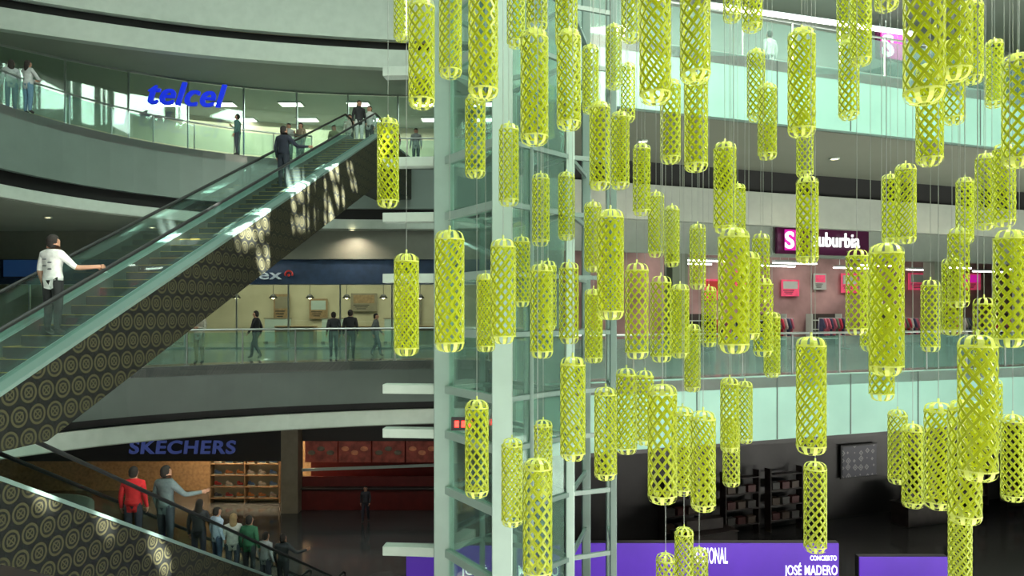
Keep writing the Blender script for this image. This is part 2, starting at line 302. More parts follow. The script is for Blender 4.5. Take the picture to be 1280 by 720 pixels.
# ------------------------------------------------------------------ escalators
class Esc: pass
def escalator(label,org,rz,rise,run,d0,d1,l1,l2,gm):
    root=thing('escalator',label,'escalator',org,rz); N=round(run/.4); t=run/N; dr=rise/N
    z=lambda y: min(max(y,0),run)*rise/run
    dep=lambda y: d0+(d1-d0)*min(max(y,0),run)/run
    cl=.02 if org[2]<1 else .29
    bot=lambda y: max(z(y)-dep(y),-cl)
    yc=(d0-cl)/(rise/run-(d1-d0)/run); ys=sorted([-l1,0,yc,run,run+l2])
    for s in(-1,1):
        MB().strip(s*.83,s*.86,[(y,bot(y),z(y)+.16) for y in ys]).build('side_panel',M['clad'],root,False)
        MB().strip(s*.52,s*.875,[(y,z(y)+.13,z(y)+.2) for y in ys]).build('deck_board',M['deck'],root,False)
        MB().strip(s*.50,s*.525,[(y,z(y)-.2 if y>0 else -.02,z(y)+.2) for y in ys]).build('skirt',M['chrome'],root,False)
        gy=[-.6,0,run,run+.6]
        MB().strip(s*.62,s*.635,[(y,z(y)+.2,z(y)+.98) for y in gy]).build('glass_balustrade',gm,root,False)
        pts=[(-.62,.3),(-.8,.42),(-.88,.65),(-.8,.9),(-.6,1.0)]; pts=[(s*.627,y,q) for y,q in pts]+[(s*.627,0.05,1.02),(s*.627,run-.05,rise+1.02)]+[(s*.627,run-y,rise+q) for y,q in((-.6,1.0),(-.8,.9),(-.88,.65),(-.8,.42),(-.62,.3))]
        MB().tube(pts,.04,8).build('handrail',M['rubber'],root,False)
    MB().strip(-.83,.83,[(y,bot(y),bot(y)+.03) for y in ys]).build('soffit_panel',M['frame'],root,False)
    for y0,y1,q in((-l1,-.02,0),(run+.02,run+l2,rise)):
        mb=MB(); mb.box((0,(y0+y1)/2,q-.02),(1.0,abs(y1-y0),.05)); 
        for i in range(6): mb.box((0,y0+(y1-y0)*(i+.5)/6,q+.008),(.96,.05,.008))
        mb.build('landing_plate',M['chrome'],root,False)
    st=MB(); st.box((0,0,-dr*.75),(1.0,t,dr*1.5)); st.box((0,-t/2+.015,.003),(1.0,.03,.012),1)
    for s in(-1,1): st.box((s*.47,0,.003),(.05,t,.012),1)
    for i in range(12): st.box((-.42+i*.076,0,.002),(.03,t*.85,.006),0)
    me=st.mesh('step',[M['step'],M['yellow']])
    for k in range(N):
        o=bpy.data.objects.new('step',me); COL.objects.link(o); o.parent=root; o.location=(0,(k+.5)*t,(k+.5)*dr)
    e=Esc(); e.X=XF[root]; e.N=N;e.t=t;e.dr=dr
    def spot(px,lx=0):
        best=None
        for k in range(N):
            w=e.X@Vector((lx,(k+.5)*t,(k+.5)*dr+.01)); q=640+F*w.x/w.y
            if w.y>2 and (best is None or abs(q-px)<best[0]): best=(abs(q-px),w)
        return best[1]
    e.spot=spot; return e
AE=.1273; RUN2=15.6
esc1=escalator('upper escalator rising to the upper balcony, sunlit ring patterned sides',(-8.6,9.95,MID),-AE,UP-MID,19.4,1.05,1.75,2.2,4.6,M['gesc'])
esc2=escalator('lower escalator descending to the ground floor beneath the upper flight',(-8.6+.127*RUN2,9.2+.992*RUN2,LO),PI-AE,MID-LO,RUN2,1.1,1.1,1.5,2.2,M['gesc2'])

# ------------------------------------------------------------------ glass lift tower
Fp,Lp,Rp,Bp=(-.18,13.4),(-1.45,15.4),(1.2,14.9),(-.03,16.9)
R2,R3=(2.15,15.3),(2.3,17.0)
tw=thing('lift_tower','pale steel and glass lift tower behind the lanterns','lift tower',(-.1,15.1,0),0)
TOP=EYE+18.6
mid=lambda a,b,t=.5:(a[0]+(b[0]-a[0])*t,a[1]+(b[1]-a[1])*t)
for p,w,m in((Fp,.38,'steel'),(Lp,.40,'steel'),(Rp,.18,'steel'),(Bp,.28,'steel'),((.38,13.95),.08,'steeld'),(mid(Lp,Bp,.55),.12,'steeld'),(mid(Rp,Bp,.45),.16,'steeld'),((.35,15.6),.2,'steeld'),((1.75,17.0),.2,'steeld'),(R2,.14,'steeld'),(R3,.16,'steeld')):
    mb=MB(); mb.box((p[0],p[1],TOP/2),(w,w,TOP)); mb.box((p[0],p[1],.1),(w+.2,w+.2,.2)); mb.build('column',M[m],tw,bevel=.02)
zs=[EYE+(HY-y)/F*15.4 for y in(-140,-60,20,90,203,272,348,415,486,541,610,688,760,830,900)]
for i,zv in enumerate(zs):
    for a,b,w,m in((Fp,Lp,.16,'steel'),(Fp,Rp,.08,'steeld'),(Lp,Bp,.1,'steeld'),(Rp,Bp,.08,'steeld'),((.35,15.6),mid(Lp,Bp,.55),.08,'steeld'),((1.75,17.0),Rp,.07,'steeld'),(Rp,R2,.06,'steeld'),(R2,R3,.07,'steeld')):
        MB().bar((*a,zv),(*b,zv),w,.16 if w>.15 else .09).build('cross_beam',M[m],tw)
    if i in(3,4,5,6,8,9,11,12): MB().bar((Lp[0]-.19,Lp[1],zv),(Lp[0]-1.3,Lp[1]+.1,zv),.3,.2).build('bracket_arm',M['white'],tw,bevel=.015)
for i in range(len(zs)-1):
    for a,b in((Fp,Lp),(Fp,Rp),(Rp,Bp)):
        A=Vector((*a,(zs[i]+zs[i+1])/2));B=Vector((*b,(zs[i]+zs[i+1])/2)); e=(B-A).normalized()*.21
        MB().bar(A+e,B-e,.02,abs(zs[i]-zs[i+1])-.15).build('glass_pane',M['gtow'],tw)
c=at(580,530,13.95); ind=thing('lift_indicator','small red lit lift indicator on the tower frame','display',c,0)
MB().box(c+Vector((0,.03,0)),(.5,.05,.26)).build('housing',M['frame'],ind,bevel=.01)
mb=MB()
for k in range(3): mb.box(c+Vector((-.14+k*.13,-.005,0)),(.08,.03,.12))
mb.build('lit_segment',M['redled'],ind)

# ------------------------------------------------------------------ lights fittings
def downlight(label,x,y,z,power=120,group='round ceiling downlights'):
    r=thing('downlight',label,'ceiling light',(x,y,z-.05),0,group)
    MB().lathe([(.13,.05),(.16,.05),(.17,.0),(.13,.0)],16).build('trim_ring',M['white'],r,False)
    MB().lathe([(.001,.02),(.13,.02)],16).build('diffuser',M['warm'],r,False)
    l=bpy.data.lights.new('downlight_bulb','SPOT'); l.energy=power; l.spot_size=2.6; l.spot_blend=.6; l.shadow_soft_size=.08; l.color=(1,.86,.66)
    o=bpy.data.objects.new('downlight_bulb',l); COL.objects.link(o); o.parent=r; o.location=(0,0,-.06)
def panel(label,x,y,z,w=1.2,d=.6,rz=0,group=None,m='lightw'):
    r=thing('ceiling_light',label,'ceiling light',(x,y,z-.06),rz,group)
    fr=MB()
    for s in(-1,1): fr.box((s*(w/2+.03),0,.03),(.06,d+.12,.06)); fr.box((0,s*(d/2+.03),.03),(w,.06,.06))
    fr.build('frame',M['chrome'],r,False); MB().box((0,0,.035),(w,d,.03)).build('diffuser',M[m],r,False)
for i,(px,Y) in enumerate(((60,29.5),(190,33),(440,34),(300,33.8),(-60,27))):
    downlight(['warm downlight above the white shirted rider in the middle ceiling','warm downlight behind the escalator handrail in the middle ceiling','warm downlight right of the patterned escalator side','warm downlight hidden above the navy sign band','warm downlight beyond the left frame edge'][i],gx(px,Y),Y,EYE+3.9,300)
for i,X in enumerate((4,11,18)):
    x,y=rl(X,20.6); downlight(['soffit downlight right of the lift tower','soffit downlight above the shop sign','soffit downlight at the far right'][i],x,y,UP-1.75,200,'soffit downlights on the right')
for Y in(37.5,40.5,43.5):
    for X in(-18,-15,-11.5,-8,-4.5,-1.5):
        panel('bright panel light in the upper shop ceiling, %s row from the glass, %s from left'%({37.5:'first',40.5:'second',43.5:'third'}[Y],{-18:'first',-15:'second',-11.5:'third',-8:'fourth',-4.5:'fifth',-1.5:'sixth'}[X]),X,Y,EYE+10.85,1.1,.7,0,'upper shop panel lights')
for i,X in enumerate((-17,-12,-7,-2.5)): panel('added unseen bank ceiling light, %s from left'%['first','second','third','fourth'][i],X,38.5,EYE+3.9,1.6,.8,0,'added bank panel lights')  # panels out of view, added to light the bank
for i,X in enumerate((-17,-14.5,-12.5)): panel('warm shoe shop ceiling light, %s from left'%['first','second','third'][i],X,38.5,EYE-4.4,1.2,.5,0,'shoe shop lights','warm')
for i,X in enumerate((9,15,21)):
    x,y=rl(X,30.5); panel('clothes shop ceiling light, %s from left'%['first','second','third'][i],x,y,EYE+3.9,2,.8,RA,'clothes shop panel lights')
def linear(label,a,b,m='lightw',top=None,group=None):
    a=Vector(a);b=Vector(b);c=(a+b)/2; r=thing('linear_light',label,'ceiling light',c,0,group)
    MB().bar(a+Vector((0,0,.08)),b+Vector((0,0,.08)),.2,.1).build('housing',M['chrome'],r); MB().bar(a,b,.14,.05).build('diffuser',M[m],r)
    if top:
        mb=MB()
        for t in(.15,.85): q=a.lerp(b,t); mb.tube([q+Vector((0,0,.1)),(q.x,q.y,top)],.012,5)
        mb.build('hanger_rod',M['chrome'],r)
linear('long white linear light under the upper right ceiling',at(886,8,28.4),at(1142,44,31.6),top=EYE+13)
k=0
for Yo,zz in((27.5,2.16),(30,2.2)):
    for X in(7,11.5,16,20.5,25):
        k+=1; linear('short white tube light in the clothes shop, %s row, %s from left'%('front' if Yo<29 else 'rear',['first','second','third','fourth','fifth'][(k-1)%5]),(*rl(X,Yo),EYE+zz),(*rl(X+2.2,Yo),EYE+zz),top=EYE+3.95,group='clothes shop tube lights')
for i,X in enumerate((-15,-13,-11,-9,-7,-5,-3)):  # pendants added as warm glowing spots in the bank hall
    r=thing('added_pendant','added warm glowing pendant in the bank hall, %s from left'%['first','second','third','fourth','fifth','sixth','seventh'][i],'pendant lamp',(X,39.2,EYE+.75),0,'added bank pendants')
    MB().lathe([(.03,.22),(.1,.2),(.24,.0),(.22,.0),(.09,.17),(.01,.18)],16).build('lamp_shade',M['brown'],r,False); MB().ell((0,0,.05),(.1,.1,.1),10,8).build('bulb',M['warm'],r,False)
    MB().tube([(0,0,.2),(0,0,3.15)],.012,5).build('cord',M['frame'],r,False)

# ------------------------------------------------------------------ shopfronts
def glazing(name,path,z0,z1,label,step=2.4,gm='gshop'):
    P=resample(path,step); r=thing(name,label,'window',(*P[0],z0)); r['kind']='structure'
    for a,b in zip(P,P[1:]):
        MB().bar((*a,(z0+z1)/2),(*b,(z0+z1)/2),.02,z1-z0-.1).build('pane',M[gm],r)
    fr=MB()
    for a in P: fr.bar((*a,z0),(*a,z1),.07,.07)
    for a,b in zip(P,P[1:]):
        for zz in(z0+.04,z1-.04): fr.bar((*a,zz),(*b,zz),.08,.08)
    fr.build('window_frame',M['chrome'],r)
wu=smooth([(-26,18),(-22.3,27),(-17.5,32.2),(-12,35),(-6,36),(-.8,36)],4)
glazing('window_1',wu,UP,EYE+10.85,'upper phone shop glazing behind the balcony')
iw=off(wu,6.5)
struct('wall_upper',MB().wall(iw,.2,UP,EYE+10.9),M['cream'],'pale back wall of the upper phone shop','wall')
glazing('window_2',[(-31,35),(-.8,35)],MID,EYE+1.4,'bank glazing on the middle storey',2.6)
struct('wall_middle',MB().box((-16,43,EYE+1),(31,.2,5.8)),M['cream'],'cream back wall of the bank','wall')
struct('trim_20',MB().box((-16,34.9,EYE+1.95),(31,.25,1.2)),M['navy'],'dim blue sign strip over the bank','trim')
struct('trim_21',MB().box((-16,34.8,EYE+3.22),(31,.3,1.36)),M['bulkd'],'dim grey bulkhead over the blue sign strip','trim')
def sign(label,parts,c,rz=0,back=None):
    r=thing('shop_sign',label,'sign',c,rz)
    for nm,mb,m in parts: mb.build(nm,M[m],r)
    return r
sign('pale bank lettering with a red arc on the blue strip',[('lettering',textmb('banamex',4.1,.48,at(299,343,34.7),0,.06,0,.012),'nexl'),('logo_arc',MB().tube([at(361+4.5*math.cos(a),343-4.5*math.sin(a),34.7) for a in [PI*(k-1)/8 for k in range(11)]],.045,6).ell(at(361,344,34.7),(.07,.05,.07)),'redl')],at(299,343,34.7))
bs=at(30,336,34.7); r=thing('shop_sign','plain dim blue sign board at the left end of the blue strip','sign',bs); MB().box(bs+Vector((0,.02,0)),(2.0,.06,.85)).build('board',M['cyanl'],r,bevel=.02); MB().box(bs+Vector((0,-.02,-.4)),(2.0,.04,.05)).build('edge_strip',M['frame'],r)
tsg=at(235,118,31.2); tz=.2; tmb=MB()
for q in(-.035,0,.035): textmb('telcel',3.15,1.0,tsg+Vector((q,abs(q)*.05,0)),tz,.16,.32,.004,mb=tmb,space=1.06)
sign('royal blue slanted shop lettering above the upper balcony',[('lettering',tmb,'blue')],tsg)
def poster(label,c,w,h,rz,cols,cat='poster'):
    r=thing('poster',label,cat,c,rz)
    MB().box((0,.02,0),(w,.04,h)).build('board',M[cols[0]],r,False,bevel=.008)
    mb=MB(); mb.box((0,-.005,h*.18),(w*.8,.02,h*.45)); mb.build('picture',M[cols[1]],r,False)
    mb=MB()
    for i in range(3): mb.box((-w*.1,-.005,-h*(.15+.1*i)),(w*(.6-.12*i),.02,h*.04))
    mb.build('text_line',M['brown'],r,False)
for i,(px,py,w,h,cs,lab) in enumerate(((455,378,1.3,.9,('tan','wood'),'wide dim bank poster left of the lift tower'),(515,388,.9,1.4,('tan','wood'),'bank poster behind the first hanging lantern'),(352,384,.8,1.3,('wood','tan'),'brown bank poster between the lone walker and the pair'),(398,386,.9,1.0,('wood','white'),'small brown framed bank poster left of the pair'))):
    poster(lab,at(px,py,42.7),w*1.2,h*1.2,0,cs)
for i,X in enumerate((-13.5,-10.2,-6.6,-3.4)):
    r=thing('bank_partition',['pale low partition nearest the escalator in the bank hall','second pale low partition from left in the bank hall','third pale low partition from left in the bank hall','pale low partition nearest the lift tower in the bank hall'][i],'partition',(X,41.5,MID))
    MB().box((0,0,.75),(1.5,.08,1.3)).build('panel',M['white'],r,False,bevel=.01); MB().box((0,0,1.43),(1.6,.12,.06)).build('top_rail',M['tan'],r,False)
    for s in(-1,1): MB().box((s*.7,0,.05),(.1,.5,.1)).build('foot',M['brown'],r,False)
def desk(label,x,y,z,w=2.2,m1='wood',m2='white'):
    r=thing('service_desk',label,'desk',(x,y,z)); MB().box((0,0,1.0),(w,.7,.06)).build('desktop',M[m1],r,False,bevel=.015)
    MB().box((0,-.2,.5),(w-.1,.06,.95)).build('front_panel',M[m2],r,False)
    for s in(-1,1): MB().box((s*(w/2-.05),0,.485),(.06,.6,.97)).build('side_panel',M[m1],r,False)
for i,X in enumerate((-12,-8.5,-5)): desk(['bank service desk nearest the escalator','bank service desk in the middle of the hall','bank service desk nearest the lift tower'][i],X,40,MID,2.2,'wood','tan')
for i,X in enumerate((-14,-9.5,-5)): desk(['phone shop desk under the blue lettering','phone shop desk behind the balcony riders','phone shop desk near the escalator landing'][i],X,39.3,UP,2.4,'white','cream')

WL=36.8
struct('wall_lower',MB().box((-21,WL+4,2.9),(22,.2,5.8)),M['wood'],'warm back wall of the shoe shop','wall')
struct('trim_22',MB().box((gx(190,WL),WL,EYE-6.75),(gx(356,WL)-gx(30,WL),.3,1.7)),M['frame'],'black sign band over the shoe shop','trim')
sign('blue violet raised shoe shop lettering on black band',[('lettering',textmb('SKECHERS',gx(294,WL)-gx(162,WL),.68,at(228,559,WL-.25),0,.1,.1,.02),'greyl')],at(228,559,WL-.25))
struct('wall_column',MB().box((gx(365,WL-.3),WL-.3,2.9),(.85,.85,5.8)),M['tan'],'tan column between shoe shop and food counter','column')
shoe_m=[mat('shoe_%d'%i,c,.5) for i,c in enumerate(((.55,.2,.05),(.7,.6,.5),(.08,.08,.1),(.45,.05,.04),(.1,.2,.4)))]
def shoe_mesh(m):
    mb=MB(); mb.ell((0,0,.09),(.2,.09,.09),10,6,0,lambda q:Vector((q.x,q.y,max(q.z,-.6)))); mb.ell((-.1,0,.16),(.1,.075,.1)); mb.box((0,0,.03),(.4,.17,.05),1); return mb.mesh('upper',[m,M['white']])
shm=[shoe_mesh(m) for m in shoe_m]
cols_n=['orange','cream','black','red','blue']
sx0,sx1=gx(264,38.2),gx(350,38.2); shelf_z=[.25,.85,1.45,2.05,2.65]
sh=thing('shoe_shelf','lit wooden wall shelf filled with shoes','shelf',((sx0+sx1)/2,38.3,0))
for zz in shelf_z: MB().box(((sx0+sx1)/2,38.3,zz),(sx1-sx0,.5,.05)).build('shelf_board',M['wood'],sh)
for x in(sx0,(sx0+sx1)/2,sx1): MB().box((x,38.3,1.55),(.06,.52,3.1)).build('upright',M['wood'],sh)
MB().box(((sx0+sx1)/2,38.58,1.55),(sx1-sx0,.05,3.1)).build('back_panel',M['cream'],sh)
on=['first','second','third','fourth','fifth','sixth','seventh','eighth','ninth','tenth','eleventh','twelfth','thirteenth','fourteenth','fifteenth']
for r_,zz in enumerate(shelf_z):
    for k in range(6):
        ci=random.randrange(5); o=bpy.data.objects.new('shoe',shm[ci]); COL.objects.link(o); o.location=(sx0+.35+k*(sx1-sx0-.6)/5.2,38.25,zz+.027); o.rotation_euler=(0,0,random.uniform(-.3,.3))
        tag(o,'%s shoe on the %s shelf from bottom, %s from left'%(cols_n[ci],on[r_],on[k]),'shoe','shoes on the lit shelf')
fc=thing('food_counter','dim red food counter with lit picture menu boards','counter',(gx(458,WL),WL,0))
x0,x1=gx(378,WL),gx(548,WL)
MB().box(((x0+x1)/2,WL+.2,.55),(x1-x0,.7,1.1)).build('counter_base',M['red'],fc,bevel=.02); MB().box(((x0+x1)/2,WL+.1,1.14),(x1-x0,.95,.08)).build('countertop',M['brown'],fc,bevel=.02)
MB().box(((x0+x1)/2,WL+1.6,2.2),(x1-x0,.1,4.4)).build('back_panel',M['red'],fc); MB().box(((x0+x1)/2,WL+.2,3.95),(x1-x0,.4,.9)).build('header',M['brown'],fc)
MB().bar((x0,WL-.1,2.05),(x1,WL-.1,2.3),.08,.14).build('pale_strip',M['white'],fc); MB().box(((x0+x1)/2,WL,1.45),(x1-x0,.1,.5)).build('front_apron',M['red'],fc)
for k in range(4):
    w=(x1-x0)/4; b=MB().box((x0+w*(k+.5),WL+.35,2.95),(w*.95,.08,1.2)).build('menu_board',M['redb'],fc,bevel=.01)
    mb=MB(); 
    for q in range(3): mb.ell((x0+w*(k+.22+.28*q),WL+.3,2.85+.2*((q+k)%2)),(.2,.03,.13),10,6)
    mb.build('food_picture',M['orange' if k%2 else 'tan'],b)
kc=(gx(10,25),25.,0)
kk=thing('round_kiosk','round snack kiosk with a white curved canopy','kiosk',kc)
MB().lathe([(2.0,0),(2.05,.1),(2.05,1.0),(2.2,1.05),(2.2,1.12),(1.6,1.12),(1.6,0)],32).build('counter',M['wood'],kk,False)
MB().lathe([(.01,2.75),(2.4,2.75),(2.6,2.8),(2.6,3.15),(2.4,3.2),(.01,3.3)],32).build('canopy',M['white'],kk,False)
for a in range(6): MB().tube([(1.8*math.cos(a*PI/3),1.8*math.sin(a*PI/3),0),(1.8*math.cos(a*PI/3),1.8*math.sin(a*PI/3),2.76)],.06,8).build('post',M['chrome'],kk,False)
MB().lathe([(1.2,2.73),(1.5,2.73),(1.5,2.68),(1.2,2.68)],24).build('ring_light',M['warm'],kk,False)

# ------------------------------------------------------------------ right: clothes shop
fa=[rl(X,26) for X in(-.3,8,16,24,32)]
struct('wall_shop',MB().wall(fa,.25,EYE+2.3,EYE+4.0),M['bulk'],'grey header wall over the clothes shop','wall')
ib=[rl(X,34) for X in(-.3,10,20,32)]
struct('wall_rose',MB().wall(ib,.2,MID,EYE+4.0),M['pink'],'rose grey back wall of the clothes shop','wall')
for i,X in enumerate((6.5,19.5,25)):
    x,y=rl(X,26.2); struct('wall_pier',MB().box((x,y,EYE+.25),(.7,.6,4.1),0,RA),M['soff'],['shop pier behind the lanterns','shop pier right of the sign','shop pier at the far right'][i],'column')
def face(px,Yo):
    k=(px-640)/F; X=k*Yo/(1-RS*k); return X,Yo+RS*X
def rpt(px,py,Yo):
    X,Y=face(px,Yo); return Vector((X,Y,EYE+(HY-py)/F*Y))
c=rpt(1030,299.5,25.7); a=rpt(974,281,25.7); b=rpt(1086,318,25.7); W=math.hypot(b.x-a.x,b.y-a.y)*1.02
sign('maroon shop sign with white lettering and magenta tile',[('board',MB().box(c+Vector((0,.08,0)),(W,.12,1.3),0,RA),'maroon'),
 ('logo_letter',textmb('S',.45,.7,rpt(987,300,25.45),RA,.05,0,.02),'wlet'),('logo_tile',MB().box(rpt(990,300,25.6),(.72,.06,.85),0,RA),'mag'),
 ('lettering',textmb('Suburbia',2.55,.62,rpt(1045,300,25.5),RA,.06,0,.012),'wlet')],c,RA)
c=rpt(1117,57,25.6)
fu=[rl(X,27.1) for X in(-.3,10,20,32)]
struct('wall_top',MB().wall(fu,.2,UP,EYE+13),M['bulk'],'grey shop wall on the upper right storey','wall')
r=sign('magenta upper sign with white letter hung below the ceiling',[('board',MB().box(c+Vector((0,.08,0)),(1.9,.12,1.3),0,RA),'maroon'),('logo_letter',textmb('S',.62,.95,rpt(1110,57,25.4),RA,.06,0,.03),'wlet'),('logo_tile',MB().box(rpt(1116,57,25.5),(1.35,.06,1.15),0,RA),'mag')],c,RA)
mb=MB()
for s in(-.7,.7): mb.tube([(s,.08,.6),(s,.08,EYE+13-c.z)],.02,6)
mb.build('hanger_rod',M['chrome'],r,False)
for i,(px,py,w,h,cs,l) in enumerate(((988,360,1.2,.9,('pinkd','white'),'rose picture with white field on the wall under the sign'),(1150,352,1.8,1.0,('pinkd','white'),'rose banner on the shop wall at the right'),(1215,352,1.5,1.0,('pinkd','mag'),'rose poster with magenta picture at the far right'),(890,362,.9,1.1,('pinkd','redl'),'poster with a red picture behind the lanterns'),(1062,354,1.2,1.1,('pinkd','white'),'rose poster on the shop wall beneath the lettering'),(928,352,.9,1.1,('pinkd','white'),'rose poster left of the maroon sign'),(1268,350,1.2,1.0,('white','pinkd'),'pale poster with rose picture at the right frame edge'),(1025,352,.9,.9,('white','pinkd'),'pale poster with rose picture under the sign'))):
    p=rpt(px,py,33.8); poster(l,p,w,h,RA,cs)  # rose boards carry the shop's pink light as their own glow
for i,px in enumerate((870,960,1030,1110,1180,1250)):
    X,Y=face(px,33.4); r=thing('wall_shelf',['wall shelf behind the lanterns near the tower','wall shelf left under the maroon sign','wall shelf right under the maroon sign','wall shelf right of the maroon sign','wall shelf right of the shop pier','wall shelf at the far right'][i],'shelf',(X,Y,MID),RA,'clothes shop wall shelves')
    for zz in(.35,.85,1.35): MB().box((0,0,zz),(2.0,.45,.05)).build('shelf_board',M['white'],r,False)
    for s in(-1,1): MB().box((s*1.0,0,.85),(.06,.47,1.7)).build('upright',M['white'],r,False)
    MB().box((0,.22,.85),(2.0,.03,1.7)).build('back_panel',M['brown'],r,False)
gm=[mat('garment_%d'%i,c,.8,noise=.15) for i,c in enumerate(((.6,.04,.08),(.6,.55,.5),(.05,.06,.12),(.6,.15,.22),(.15,.2,.15)))]
gname=['red','cream','navy','rose','green']
def garment_mesh(m):
    mb=MB(); prof=[(-.2,.0),(.2,.0),(.17,.5),(.36,.32),(.42,.42),(.2,.78),(.06,.82),(-.06,.82),(-.2,.78),(-.42,.42),(-.36,.32),(-.17,.5)]
    n=len(prof); mb.add([(.0-.03,p[0]*.6,p[1]) for p in prof]+[(.03,p[0]*.6,p[1]) for p in prof],[tuple(range(n)),tuple(range(2*n-1,n-1,-1))]+[(i,(i+1)%n,n+(i+1)%n,n+i) for i in range(n)]); return mb.mesh('garment',m)
gms=[garment_mesh(m) for m in gm]
for i,px in enumerate((905,975,1040,1140,1200,1255)):
    X,Y=face(px,29.5); lab=['leftmost','second','third','fourth','fifth','rightmost'][i]
    r=thing('clothes_rack','chrome clothes rack in the clothes shop, %s from left'%lab,'clothes rack',(X,Y,MID),RA,'clothes racks')
    MB().tube([(-.8,0,0),(-.8,0,1.5),(.8,0,1.5),(.8,0,0)],.02,6).build('rack_frame',M['chrome'],r,False)
    mb=MB()
    for s in(-1,1): mb.bar((s*.8,-.3,.02),(s*.8,.3,.02),.04,.04)
    mb.build('foot',M['chrome'],r,False)
    for k in range(8):
        ci=(k+i)%5 if i%2 else random.randrange(5); w=XF[r]@Vector((-.65+k*.185,0,.66)); o=bpy.data.objects.new('garment',gms[ci]); COL.objects.link(o); o.location=w; o.rotation_euler=(0,0,RA+random.uniform(-.15,.15))
        tag(o,'%s garment hanging on the %s rack, %s from left'%(gname[ci],lab,on[k]),'garment','garments on the racks')
wd=[rl(X,29.5) for X in(-1,10,20,32)]
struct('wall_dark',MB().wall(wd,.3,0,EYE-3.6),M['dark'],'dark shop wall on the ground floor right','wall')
p=rpt(1074,576,29.3); sp=thing('patterned_panel','dim grey panel with a geometric star tile print','poster',p,RA); MB().box((0,.02,0),(2.3,.06,1.65)).build('frame',M['frame'],sp,False,bevel=.01); MB().box((0,-.02,0),(2.15,.03,1.5)).build('print',M['star'],sp,False)
for px,py,l in((1001,604,'violet glowing vertical strip left of the star panel'),(1258,592,'violet glowing vertical strip at the far right')):
    p=rpt(px,py,29.2); r=thing('light_strip',l,'light',p,RA); MB().box((0,.03,0),(.12,.06,1.25)).build('housing',M['frame'],r,False); MB().box((0,-.01,0),(.05,.03,1.15)).build('tube',M['purpl'],r,False)
for i,(px,Yo) in enumerate(((880,27),(1150,27.5))):
    X,Y=face(px,Yo); r=thing('display_counter',['dark brown display counter behind the lanterns right of the lift tower','dark brown display counter right of the star tile panel'][i],'counter',(X,Y,0),RA,'dark ground floor counters')
    MB().box((0,0,.5),(2.6,1.0,1.0)).build('body',M['kiosk'],r,False,bevel=.03); MB().box((0,0,1.03),(2.7,1.1,.06)).build('countertop',M['kiosk'],r,False,bevel=.02)
    MB().box((0,.1,1.3),(1.8,.4,.45)).build('display_case',M['kiosk'],r,False,bevel=.02)
bxm=[]
for m in('bxa','bxb','bxc'):
    mb=MB(); mb.box((0,0,.14),(.4,.28,.28)); mb.box((0,0,.29),(.42,.3,.04)); bxm.append(mb.mesh('storage_box',M[m]))
for i,px in enumerate((850,925,980,1160,1215,1270)):
    X,Y=face(px,28.9); r=thing('dim_shelf',['tall dim shelf nearest the lift tower on the ground floor','second tall dim shelf from the lift tower on the ground floor','tall dim shelf left of the star tile panel','tall dim shelf right of the star tile panel','second tall dim shelf right of the star tile panel','tall dim shelf at the right frame edge'][i],'shelf',(X,Y,0),RA,'dim ground floor shelves')
    for zz in(.5,1.2,1.9,2.6): MB().box((0,0,zz),(1.8,.4,.05)).build('shelf_board',M['kiosk'],r,False)
    for s in(-1,1): MB().box((s*.9,0,1.45),(.06,.42,2.9)).build('upright',M['kiosk'],r,False)
    for zi,zz in enumerate((.5,1.2,1.9)):
        for q in range(3):
            ci=(q+i+zi)%3; o=bpy.data.objects.new('storage_box',bxm[ci]); COL.objects.link(o); o.location=XF[r]@Vector((-.55+q*.55,0,zz+.027)); o.rotation_euler=(0,0,RA)
            tag(o,'%s box, %s from left on the %s board of the %s dim shelf'%(['brown','grey','dark red'][ci],on[q],['lowest','second','third'][zi],on[i]),'box','boxes on the dim shelves')
def screen(label,px0,px1,py,Y,m,texts):
    x0,x1=gx(px0,Y),gx(px1,Y); zt=EYE+(HY-py)/F*Y; c=((x0+x1)/2,Y,0); r=thing('led_screen',label,'screen',c)
    MB().box((c[0],Y+.12,(zt+.5)/2+.02),(x1-x0+.04,.2,zt-.46)).build('cabinet',M['frame'],r,bevel=.015); MB().box((c[0],Y,(zt+.5)/2+.02),(x1-x0,.05,zt-.5)).build('screen_face',M[m],r)
    for x in(x0+.3,x1-.3): MB().box((x,Y+.12,.25),(.12,.5,.5)).build('foot',M['frame'],r,bevel=.01)
    for t,pxa,pxb,pya,pyb in texts:
        textmb(t,gx(pxb,Y)-gx(pxa,Y),(pyb-pya)/F*Y,((gx(pxa,Y)+gx(pxb,Y))/2,Y-.04,EYE+(HY-(pya+pyb)/2)/F*Y),0,.02,0,.008).build('lettering',M['wlet'],r)
screen('violet screen behind the lift tower base',508,700,683,20,'purpd',[('JOSÉ',576,609,706,721),('MADERO',648,698,706,720)])
screen('wide violet event screen with white lettering',712,1048,680,20.3,'purple',[('REGIONAL',868,909,684,704),('JOSÉ MADERO',980,1046,703,722),('CONCIERTO',1012,1045,694,700)])
screen('narrow violet screen at the right end',1074,1184,697,21,'purple',[])

